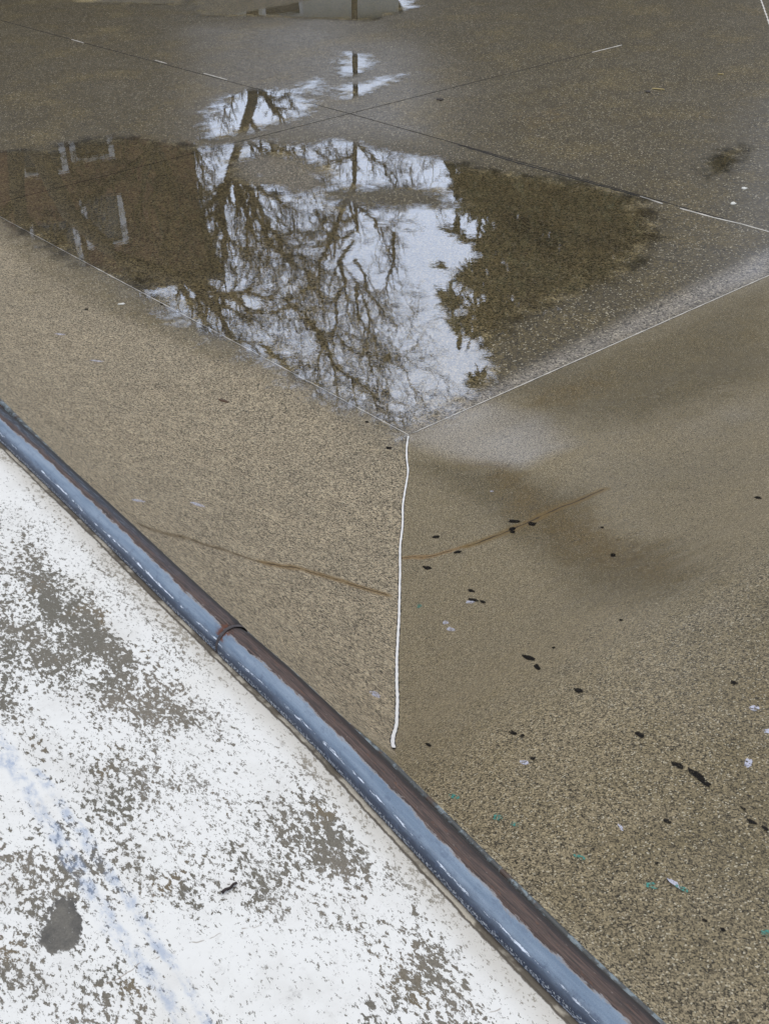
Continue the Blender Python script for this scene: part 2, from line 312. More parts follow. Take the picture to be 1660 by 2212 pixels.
# left slope: rows up the transition, each ending at the mitre with the right slope
nt = 190; tv = np.linspace(0, 1, nt); us = -prog(0, .02, 1.008, -FX)[::-1]
nu_in = 190; V, F, side = [], [], 'l'
cols = []
zt = qh(1.0, tv*wlip(1.0)); uh = np.where(zt >= 1.452, 8.0, binv(np.minimum(zt, 1.452)))
uh = np.minimum(uh, 8.0)
A = np.concatenate([us, np.zeros(nu_in)]); 
XL = np.zeros((len(us)+nu_in, nt)); YL = XL.copy(); ZL = XL.copy()
for j in range(nt):
    u = np.concatenate([us, uh[j]*np.arange(1, nu_in+1)/nu_in]); XL[:, j] = u; YL[:, j] = -tv[j]*wlip(u); ZL[:, j] = zt[j]
vl = np.stack([XL.ravel(), YL.ravel(), ZL.ravel()], 1); facesL = grid_faces(XL.shape[0], nt, flip=True); attL = slope_attrs(vl[:, 0], vl[:, 1], vl[:, 2], 'l'); _ar = slope_attrs(vl[:, 0], vl[:, 1], vl[:, 2], 'r'); attL = {k: np.where(vl[:, 0] > 2.66, _ar[k], attL[k]) for k in attL}
# right slope
ur = np.concatenate([np.linspace(0, 4, 260), 4+prog(0, .05, 1.15, 14)[1:]]); vr = np.concatenate([-prog(0, .022, 1.009, FY)[::-1], np.linspace(0, 1, 170)[1:]])
XR = np.zeros((len(ur), len(vr))); YR = XR.copy(); ZR = XR.copy()
for i, u in enumerate(ur):
    z = float(bh(u)); vh = float(qinv(u, z)); XR[i] = u; ZR[i] = z; YR[i] = np.where(vr > 0, -vr*vh, -vr)
vR = np.stack([XR.ravel(), YR.ravel(), ZR.ravel()], 1); facesR = grid_faces(len(ur), len(vr), flip=True); attR = slope_attrs(vR[:, 0], vR[:, 1], vR[:, 2], 'r')
def slope(name, v, f, att, mat, side):
    idx = [4 if side == 'l' and v[q_[0]][0] > 2.66 else 0 for q_ in f]; v = v.tolist(); na = len(v)
    for mi, lst in enumerate((BLACK, WHITE, TEAL)):
        for b in lst:
            q = on_surf(b[0], b[1]); sd = 'r' if (q[0] > 0 and bh(q[0]) >= (qh(q[0], -q[1]) if q[1] < 0 else 0)-1e-4) else ('l' if q[1] < 0 else 'f')
            if sd == side or (side == 'l' and sd == 'f'):
                bl = blob(*b); o = len(v); v += bl; f.append(list(range(o, o+len(bl)))[::-1]); idx.append(mi+1)
    att = {k: np.concatenate([a, np.zeros(len(v)-na)]) for k, a in att.items()}
    return tag(mesh(name, v, f, [mat]+M_marks+([M_right] if side == 'l' else []), attrs=att, midx=idx), kind='structure')
slope('bowl_slope', vl, facesL, attL, M_left, 'l')
slope('bowl_slope', vR, facesR, attR, M_right, 'r')

# ------------------------------------------------------------------ open water
dx = .03; wx = np.arange(-13.5, .4, dx); wy = np.arange(-.32, 14.5, dx)
WX, WY = np.meshgrid(wx, wy, indexing='ij'); wd = pud(WX.ravel(), WY.ravel()).reshape(WX.shape)
keep = (wd < .22); keep &= ~((WX > .30)); nw = WX.shape
q = keep[:-1, :-1] & keep[1:, :-1] & keep[1:, 1:] & keep[:-1, 1:]
ids = np.arange(WX.size).reshape(nw); sel = np.argwhere(q); used = {}; wv = []; wf = []; wa = []
for i, j in sel:
    fc = []
    for a, b in ((i, j), (i+1, j), (i+1, j+1), (i, j+1)):
        k = ids[a, b]
        if k not in used: used[k] = len(wv); wv.append((WX[a, b], WY[a, b], WZ)); wa.append(-wd[a, b])
        fc.append(used[k])
    wf.append(fc)
N = NT('shallow_water')
edge = N.math('ADD', N.math('MULTIPLY', N.attr('depth'), .8), N.math('MULTIPLY', N.math('SUBTRACT', N.noise(5, 6, .7), .5), .62))
edge = N.math('ADD', edge, N.math('MULTIPLY', N.math('SUBTRACT', N.noise(55, 3, .6), .5), .09))
cover = N.step(edge, -.06, .16)
fr = N.n('ShaderNodeFresnel'); fr.inputs[0].default_value = 2.3
mp = N.n('ShaderNodeMapping'); mp.inputs['Scale'].default_value = (1, 1, 1); N.l(N.pos(), mp.inputs[0])
rip = N.math('ADD', N.math('MULTIPLY', N.noise(9, 2, .5), 1.0), N.math('MULTIPLY', N.noise(38, 3, .6), .22))
bm = N.n('ShaderNodeBump'); bm.inputs['Strength'].default_value = .03; bm.inputs['Distance'].default_value = .006; N.l(rip, bm.inputs['Height'])
gl = N.n('ShaderNodeBsdfGlossy'); gl.inputs['Roughness'].default_value = .0; gl.inputs[0].default_value = (1, 1, 1, 1); N.l(bm.outputs[0], gl.inputs['Normal']); N.l(bm.outputs[0], fr.inputs['Normal'])
tr = N.n('ShaderNodeBsdfTransparent'); ms = N.n('ShaderNodeMixShader')
N.l(N.math('MULTIPLY', N.math('MULTIPLY', cover, N.step(N.noise(110, 3, .8), .2, .8, .80, 1.08)), N.math('MINIMUM', N.math('MULTIPLY', fr.outputs[0], 2.1), .60)), ms.inputs[0]); N.l(tr.outputs[0], ms.inputs[1]); N.l(gl.outputs[0], ms.inputs[2]); N.l(ms.outputs[0], N.out.inputs[0])
water = mesh('puddle_water', wv, wf, N.m, attrs=dict(depth=wa)); tag(water, kind='structure')

# ------------------------------------------------------------------ joints filled with sealant
def ribbon(name, pts, width, mat, lift=.002, thick=.002, wob=.15, step=.03, parent=None, closed_caps=True):
    P = [Vector(tuple(p)) for p in pts]; R = [P[0]]
    for a, b in zip(P[:-1], P[1:]):
        n = max(1, int((b-a).length/step)); R += [a.lerp(b, (k+1)/n) for k in range(n)]
    vs, fs = [], []; ph = random.uniform(0, 50)
    for i, p in enumerate(R):
        t = (R[min(i+1, len(R)-1)]-R[max(i-1, 0)]).normalized(); s = Vector((t.y, -t.x, 0)).normalized()
        e = .0008; hx = float(height(p.x, p.y)); w = width/2*(1+wob*math.sin(i*1.7+ph)*random.uniform(.3, 1.3))
        off = s*(math.sin(i*.43+ph)+math.sin(i*1.13+ph*2)*.6)*width*.035*(wob > .05)
        for sx, up in ((-1, -.002), (-.7, thick*.75), (0, thick), (.7, thick*.75), (1, -.002)):
            qv = p+s*sx*w+off; z = max(float(height(qv.x, qv.y)), hx-.01); vs.append((qv.x, qv.y, z+lift+up))
    for i in range(len(R)-1):
        for k in range(4): a = i*5+k; fs.append((a, a+5, a+6, a+1))
    fs.append((0, 1, 2, 3, 4)); o = (len(R)-1)*5; fs.append((o+4, o+3, o+2, o+1, o))
    return mesh(name, vs, fs, mat, parent=parent)
def chunk(pts_px, n=14):
    return [on_surf(pts_px[0][0]+(pts_px[1][0]-pts_px[0][0])*k/n, pts_px[0][1]+(pts_px[1][1]-pts_px[0][1])*k/n) for k in range(n+1)]
M_seal = simple('white_sealant', lin(236, 234, 230), .55, .08, 40, .2)
M_seal_t = simple('weathered_sealant', lin(206, 200, 188), .6, .25, 12, .2)
M_groove = simple('dark_joint_grime', lin(34, 30, 24), .9, .3, 60, .2)
hz = np.linspace(.0, 1.0, 60); hp_ = []
for u in np.linspace(.012, 2.61, 90):
    z = float(bh(u)); hp_.append((u, -float(qinv(u, z)), z))
sj = empty('sealant_joint', hp_[0]); tag(sj, 'thick bright white sealant bead running from the steel coping down to the floor corner', 'sealant joint')
def kid(o, parent):
    o.parent = parent; o.matrix_parent_inverse = Matrix.Translation(parent.location).inverted(); return o
kid(ribbon('sealant_bead', hp_, .0092, M_seal, lift=.0035, thick=.003, wob=.16, step=.02), sj)
kid(ribbon('joint_groove', hp_, .0145, M_groove, lift=.0012, thick=.0006, wob=.3, step=.012), sj)
def line_joint(label, main, mat, width, segs=(), seg_w=.008, groove=None):
    r = empty('sealant_joint', tuple(main[0])); tag(r, label, 'sealant joint')
    kid(ribbon('joint_strip' if mat is not M_groove else 'joint_groove', main, width, mat, lift=.0022 if mat is not M_groove else .001, thick=.0012, wob=.35, step=.05), r)
    if groove: kid(ribbon('joint_groove', main, groove, M_groove, lift=.0006, thick=.0004, wob=.4, step=.05), r)
    for s in segs: kid(ribbon('sealant_strip', s, seg_w, M_seal_t, lift=.003, thick=.002, wob=.3, step=.05), r)
def fl_pts(*px): return [at_z(x, y, 0) for x, y in px]
def foot_l(x): return (x, -.004, 0)
line_joint('thin off-white sealant line between the puddle and the left slope', [(FX, 0, 0), (0, 0, 0)], M_seal_t, .0062, groove=.012)
line_joint('thin white sealant line between the wet floor and the right slope', [(0, 0.03, 0), (0, FY, 0)], M_seal_t, .0066, groove=.012)
line_joint('dark floor joint falling from top left to right, patched white at its right end', fl_pts((-120, 10), (155, 85), (755, 245), (1660, 500), (1720, 517)), M_groove, .013,
           segs=[fl_pts((1382, 424), (1430, 440)), fl_pts((1468, 450), (1540, 470), (1600, 484), (1720, 518)), fl_pts((155, 85), (180, 92)), fl_pts((335, 130), (360, 137)), fl_pts((440, 158), (490, 172))], seg_w=.012)
kid(ribbon('joint_groove', fl_pts((990, 312), (1120, 352), (1400, 429)), .030, M_groove, lift=.0007, thick=.0004, wob=.5, step=.04), [o for o in sc.objects if o.name.startswith('sealant_joint')][-1])
line_joint('dark floor joint rising from the left edge of the photo towards the upper right', fl_pts((-60, 452), (0, 437), (755, 245), (1340, 97)), M_groove, .012,
           segs=[fl_pts((1278, 113), (1342, 97))], seg_w=.013)
line_joint('short white joint line at the top right corner of the photo', fl_pts((1636, -30), (1643, 0), (1664, 60)), M_seal_t, .02, groove=.03)

# ------------------------------------------------------------------ deck with flaking white paint
du = np.concatenate([-prog(0, .03, 1.05, 24)[::-1], np.arange(.02, 4.6, .02), 4.6+prog(0, .05, 1.1, 12)])
dv = np.concatenate([[0, .004, .008, .013, .018, .024, .03, .04, .055], .07+prog(0, .015, 1.012, 5)])
DX, DV = np.meshgrid(du, dv, indexing='ij'); e0 = np.interp(DX, PIPU, PIPV)+.001; DYv = -(e0+DV)
dzz = DZ+np.where(DV < .02, -.002*(1-DV/.02), 0)
xd, yd = DX.ravel(), DYv.ravel()
def planD(pts): return [tuple(at_z(*p, DZ)[:2]) for p in pts]
bare = -.004+.0*xd
for pts, v, w in (([(-50, 1080), (100, 1110), (260, 1250), (380, 1370), (430, 1450), (300, 1500), (100, 1500), (-50, 1450)], .095, .3), ([(330, 1340), (500, 1500), (640, 1640), (600, 1700), (450, 1560), (300, 1450)], .06, .15),
                  ([(640, 1640), (780, 1760), (780, 1900), (660, 1880), (620, 1740)], .09, .12), ([(720, 1780), (960, 1930), (1000, 2100), (1150, 2212), (900, 2250), (800, 2000)], .06, .15),
                  ([(-60, 1790), (150, 1700), (250, 1850), (250, 2050), (-60, 2120)], .05, .2), ([(440, 2080), (640, 1980), (760, 2080), (600, 2230), (420, 2180)], -.10, .15), ([(420, 1620), (560, 1700), (560, 1800), (420, 1750)], -.10, .15),
                  ([(-60, 960), (150, 1150), (420, 1400), (800, 1780), (1300, 2260), (1200, 2260), (700, 1760), (380, 1460), (100, 1190), (-60, 1040)], -.14, .10)):
    bare = bare+v*soft(sdf_poly(xd, yd, planD(pts)), w)
patch = soft(sdf_poly(xd, yd, planD([(130, 1940), (160, 1948), (178, 1980), (186, 2010), (170, 2032), (150, 2060), (110, 2062), (84, 2042), (86, 2010), (108, 1985), (108, 1955)])), .03)
N = NT('flaking_white_paint')
gv = N.warp(.012, 30)
gm = N.n('ShaderNodeMapping'); gm.inputs['Rotation'].default_value = (0, 0, math.radians(44)); gm.inputs['Scale'].default_value = (.72, 1.25, 1); N.l(gv, gm.inputs[0]); gv2 = gm.outputs[0]
n1 = N.noise(84, 7, .70, vec=gv2); n2 = N.noise(4.2, 4, .6, vec=gv2, off=(5, 2, 0)); n3 = N.noise(150, 3, .6, vec=gv2); n5 = N.noise(13, 4, .6, vec=gv2, off=(1, 8, 0))
bsum = N.math('ADD', N.math('MULTIPLY', n1, .74), N.math('MULTIPLY', n2, .30)); bsum = N.math('ADD', bsum, N.math('MULTIPLY', n5, .34)); bsum = N.math('ADD', bsum, N.math('MULTIPLY', n3, .16)); bsum = N.math('ADD', bsum, N.attr('bare'))
mbare = N.step(bsum, .812, .826)
rim = N.step(N.math('ABSOLUTE', N.math('SUBTRACT', bsum, .811)), .0, .012, 1, 0)
fine = N.noise(260, 3, .7); dirt = N.noise(8, 5, .65, off=(9, 4, 0)); dirt2 = N.noise(2.4, 3, .6, off=(2, 7, 0))
paint = N.mix(N.step(dirt, .45, .75, 0, .55), lin(231, 229, 222), lin(206, 202, 193)); paint = N.mix(N.step(dirt2, .5, .7, 0, .35), paint, lin(214, 208, 194))
paint = N.mix(N.step(N.noise(20, 6, .7, off=(1, 1, 0)), .60, .74, 0, .6), paint, lin(156, 152, 146))
conc = N.mix(N.step(N.noise(5, 3, .5), .35, .65), lin(104, 99, 86), lin(120, 112, 98)); conc = N.vec('SCALE', conc, N.step(fine, .2, .8, .66, 1.3))
conc = N.mix(N.step(N.noise(9, 3, .5, off=(4, 4, 0)), .58, .7, 0, .4), conc, lin(120, 100, 66))
sp = N.noise(125, 5, .75, vec=gv2, off=(6, 6, 0)); paint = N.mix(N.step(N.math('ADD', N.math('MULTIPLY', sp, .8), N.math('MULTIPLY', n2, .28)), .60, .62, 0, .85), paint, lin(108, 102, 90))
paint = N.mix(N.step(N.noise(55, 6, .8, off=(8, 8, 0)), .54, .76, 0, .45), paint, lin(168, 164, 156))
c = N.mix(mbare, paint, conc); c = N.mix(N.math('MULTIPLY', rim, .42), c, lin(66, 62, 54))
wv_ = N.warp(.022, 14)
for pts, w in (([(20, 1643), (135, 1824), (245, 2004), (300, 2074), (380, 2189), (400, 2240)], .017), ([(75, 1664), (170, 1788), (270, 1934), (310, 1999), (380, 2094), (450, 2209), (470, 2240)], .012), ([(-30, 1590), (20, 1643)], .03)):
    d = N.poly([at_z(*p, DZ) for p in pts], wv_); m = N.step(N.math('ADD', d, N.math('MULTIPLY', N.math('SUBTRACT', dirt, .5), .025)), w*.4, w, 1, 0)
    m = N.math('MULTIPLY', m, N.step(N.noise(30, 5, .7, vec=gv2, off=(3, 3, 0)), .40, .66, .04, .6)); c = N.mix(m, c, lin(140, 158, 184))
for pts in ([(150, 2032), (200, 2010), (280, 1985), (300, 1975)], [(405, 2040), (470, 2022), (560, 1992)], [(200, 2140), (300, 2085), (380, 2060)], [(1040, 2212), (1120, 2150), (1170, 2110)], [(0, 1460), (60, 1440), (150, 1415)], [(0, 1300), (120, 1250)], [(380, 1310), (420, 1290)]):
    d = N.poly([at_z(*p, DZ) for p in pts], N.warp(.05, 14)); c = N.mix(N.step(d, .0006, .0022, .6, 0), c, lin(120, 100, 76))
pt = N.step(N.math('ADD', N.attr('patch'), N.math('ADD', N.math('MULTIPLY', N.math('SUBTRACT', n5, .5), .9), N.math('MULTIPLY', N.math('SUBTRACT', n1, .5), 1.5))), .42, .58)
pc = N.vec('SCALE', N.mix(N.step(dirt, .35, .65), lin(78, 75, 70), lin(118, 113, 102)), N.step(fine, .2, .8, .75, 1.25)); pc = N.mix(N.step(n3, .66, .70, 0, .7), pc, lin(190, 188, 180))
c = N.mix(pt, c, pc)
ed = N.math('ADD', N.attr('edge'), N.math('MULTIPLY', N.math('SUBTRACT', N.noise(26, 5, .7), .5), .012))
c = N.mix(N.step(ed, .02, .07, .5, 0), c, lin(186, 177, 160))
c = N.mix(N.step(N.noise(12, 3, .6, off=(0, 6, 0)), .45, .6, 0, N.step(ed, .03, .06, .5, 0)) if False else N.step(ed, .010, .014, 1, 0), c, N.mix(N.step(N.noise(15, 4, .6, off=(0, 6, 0)), .42, .58), lin(112, 102, 86), lin(200, 189, 168)))
c = N.mix(N.step(N.math('ABSOLUTE', N.math('SUBTRACT', ed, .0125)), .001, .0035, .9, 0), c, lin(78, 68, 54))
c = N.mix(N.step(ed, .0, .005, .9, 0), c, lin(70, 62, 54))
hgt = N.math('SUBTRACT', N.math('MULTIPLY', fine, .3), N.math('MULTIPLY', mbare, .8))
N.bsdf(c, .7, hgt, .35, .0015)
deck = mesh('deck', np.stack([xd, yd, dzz.ravel()], 1), grid_faces(len(du), len(dv), flip=True), N.m, attrs=dict(bare=bare, patch=patch, edge=DV.ravel()))
tag(deck, kind='structure')

# ------------------------------------------------------------------ coping: two lengths of steel pipe and the rusty lip under them
N = NT('coping_paint_and_rust')
ang = N.attr('ang'); ln = N.attr('len'); cv = N.n('ShaderNodeCombineXYZ'); N.l(ln, cv.inputs[0]); N.l(N.math('MULTIPLY', ang, .00066*1.0), cv.inputs[1])
def pn(sx, sy, det=4, r=.6, off=0.):
    m_ = N.n('ShaderNodeMapping'); m_.inputs['Scale'].default_value = (sx, sy, 1); m_.inputs['Location'].default_value = (off, off, 0); N.l(cv.outputs[0], m_.inputs[0]); return N.noise(1, det, r, vec=m_.outputs[0])
a_w = N.math('ADD', ang, N.math('MULTIPLY', N.math('SUBTRACT', pn(22, 90, 6, .75), .5), 40)); a_w = N.math('ADD', a_w, N.math('MULTIPLY', N.math('SUBTRACT', pn(3, 10, 2, .5, 4), .5), 16))
blue = N.mix(N.step(pn(5, 60, 4, .6, 7), .3, .7), lin(110, 128, 146), lin(142, 156, 170)); blue = N.vec('SCALE', blue, N.step(pn(600, 600, 2, .6), .2, .8, .86, 1.12))
blue = N.mix(N.step(pn(300, 300, 3, .7, 2), .63, .68, 0, .6), blue, lin(76, 88, 108))
blue = N.mix(N.step(a_w, 14, 52, .95, 0), blue, lin(50, 58, 74))  # deck-side edge darkened in the colour, shading of the round pipe
blue = N.mix(N.step(pn(40, 60, 5, .7, 9), .52, .64, 0, N.step(a_w, 20, 60, .75, .3)), blue, lin(80, 92, 112))
rustc = N.mix(N.step(pn(14, 320, 5, .7), .35, .65), lin(44, 34, 31), lin(94, 74, 64)); rustc = N.mix(N.step(pn(30, 150, 5, .7, 3), .57, .68, 0, .8), rustc, lin(100, 66, 44))
rustc = N.mix(N.step(pn(60, 260, 4, .7, 12), .64, .70, 0, .6), rustc, lin(170, 156, 146))
rustc = N.mix(N.math('MULTIPLY', N.attr('dark'), N.step(a_w, 84, 104)), rustc, N.mix(N.step(pn(20, 300, 4, .7, 21), .5, .62), lin(40, 46, 56), lin(86, 94, 104)))
rustc = N.mix(N.math('MULTIPLY', N.attr('gap_shade'), N.math('MULTIPLY', N.step(a_w, 108, 122), N.step(pn(9, 60, 3, .6, 17), .3, .5))), rustc, lin(58, 34, 12))  # dark rusty gap at the lip, its shade painted onto the pipe flank
rustc = N.mix(N.step(a_w, 108, 126, 0, .85), rustc, lin(30, 28, 28)); c = N.mix(N.step(a_w, 74, 79), blue, rustc); c = N.mix(N.step(N.math('ABSOLUTE', N.math('SUBTRACT', a_w, 76)), .5, 4, .5, 0), c, lin(160, 150, 140))  # outer edge blackened in the colour, for shade in the lip recess
wb = N.step(N.math('ABSOLUTE', N.math('SUBTRACT', ang, N.math('MULTIPLY_ADD', pn(2.5, .1, 1, .5, 6), 30, 18))), 1, 9, .15, -.10)
wh = N.step(N.math('ADD', pn(19, 120, 6, .8, 5), wb), .655, .69); c = N.mix(wh, c, lin(232, 238, 246))
crust = N.step(N.math('ADD', pn(190, 230, 3, .6, 8), N.step(ang, 4, 20, .12, -.2)), .62, .66); c = N.mix(crust, c, lin(176, 180, 184))
jr = N.math('MULTIPLY', N.step(N.attr('joint'), .2, .8), N.math('MULTIPLY', N.step(a_w, 38, 50), N.step(a_w, 84, 96, 1, 0))); c = N.mix(N.math('MULTIPLY', jr, N.step(pn(60, 60, 4, .7, 1), .4, .55)), c, lin(112, 66, 44))
bh_ = N.math('ADD', N.math('MULTIPLY', pn(80, 120, 4, .6), .5), N.math('ADD', wh, crust)); drop = N.step(N.vor(110, vec=N.pos()), .12, .22, .35, 0)
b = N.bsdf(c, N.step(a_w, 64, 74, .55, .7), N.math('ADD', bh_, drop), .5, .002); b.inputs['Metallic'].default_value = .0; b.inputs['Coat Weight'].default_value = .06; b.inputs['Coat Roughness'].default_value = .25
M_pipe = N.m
def pipe_len(u0, u1, label, r, darkk):
    n = max(20, int((u1-u0)/.03)); us_ = np.linspace(u0, u1, n); ks = 40; V, A_, Ln, J, Dk, Wr = [], [], [], [], [], []
    vc = vpipe(us_); vc = np.convolve(np.pad(vc, 6, 'edge'), np.ones(13)/13, 'valid')
    for i in range(n):
        e = min(us_[i]-u0, u1-us_[i]); rr = r-(.003 if i in (0, n-1) else 0)
        for k in range(ks):
            a = 2*math.pi*k/ks; V.append((us_[i], -(vc[i]+rr*math.cos(a)), PCZ+rr*math.sin(a)))
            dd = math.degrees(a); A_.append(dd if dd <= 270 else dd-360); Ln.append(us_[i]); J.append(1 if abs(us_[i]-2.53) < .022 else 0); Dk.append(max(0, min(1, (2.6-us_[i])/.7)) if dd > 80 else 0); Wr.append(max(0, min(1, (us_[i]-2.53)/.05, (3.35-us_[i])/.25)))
    F = [(i*ks+k, i*ks+(k+1) % ks, (i+1)*ks+(k+1) % ks, (i+1)*ks+k) for i in range(n-1) for k in range(ks)]
    F.append(list(range(ks))[::-1]); F.append([(n-1)*ks+k for k in range(ks)])
    root = empty('coping_pipe', (u0, -float(vc[0]), PCZ)); tag(root, label, 'coping pipe', 'lengths of coping pipe along the deck')
    o = mesh('steel_tube', V, F, M_pipe, attrs=dict(ang=A_, len=Ln, joint=J, dark=Dk, gap_shade=Wr)); kid(o, root); return root
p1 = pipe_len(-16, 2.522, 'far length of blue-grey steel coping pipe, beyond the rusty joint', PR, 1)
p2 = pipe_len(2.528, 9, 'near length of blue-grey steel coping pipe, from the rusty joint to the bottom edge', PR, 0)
# welded collar with rust at the joint
wl = []; wfaces = []
for i, (du_, rr) in enumerate(((-.004, .0372), (-.0025, .03805), (0, .0382), (.0025, .0381), (.004, .0372))):
    for k in range(32):
        a = 2*math.pi*k/32; r_ = rr+random.uniform(-.0006, .0006); wl.append((2.525+du_, -(float(vpipe(2.525))+r_*math.cos(a)), PCZ+r_*math.sin(a)))
wfaces = [(i*32+k, i*32+(k+1) % 32, (i+1)*32+(k+1) % 32, (i+1)*32+k) for i in range(4) for k in range(32)]
M_rust = simple('brown_rust', lin(74, 68, 68), .8, .5, 120, .6)
kid(mesh('weld_seam', wl, wfaces, M_rust), p2)

# rusty channel and thin steel rim between pipe and concrete
N = NT('rusty_channel'); c = N.mix(N.step(N.noise(18, 4, .6), .4, .6), lin(46, 32, 20), lin(92, 56, 26)); c = N.vec('SCALE', c, N.step(N.noise(200, 3, .6), .2, .8, .6, 1.4)); N.bsdf(c, .7, N.noise(150, 3, .6), .5, .002); M_chan = N.m
N = NT('lip_rim'); c = N.mix(N.step(N.noise(40, 5, .7), .48, .6), lin(70, 72, 70), lin(128, 140, 144)); c = N.mix(N.step(N.noise(24, 4, .6, off=(3, 3, 3)), .55, .66), c, lin(74, 56, 44)); N.bsdf(c, .5, N.noise(90, 3, .6), .4, .001); M_rim = N.m
us_ = np.linspace(-15, 8.5, 700); vs, mi = [], []
for u in us_:
    wl_ = float(wlip(u)); vc_ = float(vpipe(u))
    prof = [(wl_+.0005, LZ-.03), (wl_-.003, LZ-.004), (wl_-.002, LZ+.004), (wl_+.003, LZ+.008), (wl_+.009, LZ+.007), (wl_+.012, LZ+.001), (vc_-.004, LZ-.012), (vc_+.06, LZ-.012)]
    vs += [(u, -a, z) for a, z in prof]
F = grid_faces(len(us_), 8); idx = []
for i in range(len(us_)-1): idx += [1, 1, 1, 1, 1, 0, 0]
lip = mesh('coping_lip', vs, F, [M_chan, M_rim], midx=idx); tag(lip, 'thin dark rusty steel lip between the blue pipe and the concrete slope', 'steel edge')

# ------------------------------------------------------------------ small litter
M_bark = simple('twig_bark', lin(52, 42, 38), .8, .4, 200, .5)
def tube(path, radii, sides, V, F):
    o0 = len(V); n = len(path)
    for i, p in enumerate(path):
        t = (path[min(i+1, n-1)]-path[max(i-1, 0)]).normalized(); a = t.orthogonal().normalized(); b_ = t.cross(a)
        for k in range(sides):
            th = 2*math.pi*k/sides; V.append(p+(a*math.cos(th)+b_*math.sin(th))*radii[i])
    for i in range(n-1):
        for k in range(sides): F.append((o0+i*sides+k, o0+i*sides+(k+1) % sides, o0+(i+1)*sides+(k+1) % sides, o0+(i+1)*sides+k))
def twig(label, pts, r, z0=None, mat=None, name='twig'):
    P = [Vector(tuple(at_z(*p, z0) if z0 is not None else on_surf(*p)))+Vector((0, 0, r*1.0)) for p in pts]; base = P[0].copy(); V, F = [], []
    for k, p in enumerate(P): p.z += .002*(k % 2)
    tube([p-base for p in P], [r*(1.15-.3*k/len(P)) for k in range(len(P))], 8, V, F); F.append(list(range(8))[::-1]); F.append([len(V)-8+k for k in range(8)])
    o = mesh(name, V, F, mat or M_bark); o.location = base; return tag(o, label, name)
twig('short dark twig lying on the flaking white deck', [(479, 1931), (487, 1926), (497, 1921), (505, 1914), (511, 1910)], .0023, DZ)
M_straw = simple('dry_straw', lin(196, 176, 120), .7, .2, 60, .2)
twig('pale yellow straw lying on the wet floor at the upper right', [(1408, 192), (1420, 193), (1434, 194)], .006, 0, M_straw, 'straw')
twig('fine short straw near the right edge above the yellow straw', [(1550, 160), (1562, 161)], .005, 0, M_straw, 'straw')
M_leaf = simple('dead_leaf', lin(48, 40, 30), .7, .4, 60, .3)
def leaf(label, px, py, rx, ry, ang_, mat, name='dead_leaf', cat='leaf', th=.004):
    q0 = Vector(tuple(on_surf(px, py))); V, F = [], []; n = 12; a0 = math.radians(ang_)
    ring = []
    for k in range(n):
        t = 2*math.pi*k/n; r = 1+random.uniform(-.22, .22); ex, ey = rx*r*math.cos(t), ry*r*math.sin(t)
        ring.append(Vector(tuple(on_surf(px+ex*math.cos(a0)-ey*math.sin(a0), py+ex*math.sin(a0)+ey*math.cos(a0))))-q0)
    V = [Vector((0, 0, th*2))]+[p+Vector((0, 0, th+random.uniform(-.3, 1)*th)) for p in ring]+[p+Vector((0, 0, .0008)) for p in ring]
    F = [(0, 1+(k+1) % n, 1+k) for k in range(n)]+[(1+k, 1+(k+1) % n, 1+n+(k+1) % n, 1+n+k) for k in range(n)]
    o = mesh(name, V, F, mat); o.location = q0; return tag(o, label, cat)
leaf('small dark leaf on the wet floor right of the joint crossing', 950, 215, 7, 2.5, 5, M_leaf)
leaf('small dark leaf beside the pale yellow straw', 1398, 198, 6, 2.2, 0, M_leaf)
leaf('curled brown leaf on the beige slope above the left crack', 482, 866, 12, 2.6, 12, simple('brown_leaf', lin(84, 62, 44), .8, .3, 80, .3), th=.002)
M_chip = simple('white_chip', lin(226, 224, 214), .6, .06, 60, .2)
leaf('white paint chip alone on the beige slope at the left', 262, 657, 8, 1.6, -3, M_chip, 'paint_chip', 'paint chip', .003)
leaf('white paint chip on the damp floor, nearest the patched joint', 1583, 440, 6, 2.4, 0, M_chip, 'paint_chip', 'paint chip', .004)
leaf('small white paint chip on the damp floor nearest the right edge', 1607, 407, 6, 2, 0, M_chip, 'paint_chip', 'paint chip', .004)

# ------------------------------------------------------------------ far banks and park ground beyond the bowl
M_bank = simple('far_bank_concrete', lin(112, 106, 94), .8, .25, 5, .2)
M_grass = simple('park_grass', (.07, .09, .035), .95, .4, 2.5, .3)
GZ = 1.45; V, F = [], []
pf = [(0, 0), (.5, .05), (1, .2), (1.5, .47), (2.0, .85), (2.4, 1.3), (2.5, GZ)]
path = [(FX, -2.2), (FX, 3), (FX, 8), (FX, FY), (-10, FY), (-5, FY), (0, FY), (4, FY), (14, FY)]
out = [(-1, 0), (-1, 0), (-1, 0), (-1, 1), (0, 1), (0, 1), (0, 1), (0, 1), (0, 1)]
for (a, b), (ox, oy) in zip(path, out):
    for d, z in pf: V.append((a+ox*d, b+oy*d, max(z, float(bh(a))-.01 if a > 0 else z)-(.0 if a > 0 else 0)))
bk = mesh('far_bank', V, grid_faces(len(path), len(pf), flip=True), M_bank); tag(bk, kind='structure')
o_ = 250; xi0, xi1, yi0, yi1 = FX-2.5, 17.9, -7.4, FY+2.5
V = [(-o_, -o_, GZ), (xi0, -o_, GZ), (xi1, -o_, GZ), (o_, -o_, GZ), (-o_, yi0, GZ), (xi0, yi0, GZ), (xi1, yi0, GZ), (o_, yi0, GZ), (-o_, yi1, GZ), (xi0, yi1, GZ), (xi1, yi1, GZ), (o_, yi1, GZ), (-o_, o_, GZ), (xi0, o_, GZ), (xi1, o_, GZ), (o_, o_, GZ)]
F = [(a, a+1, a+5, a+4) for a in (0, 1, 2, 4, 6, 8, 9, 10)]
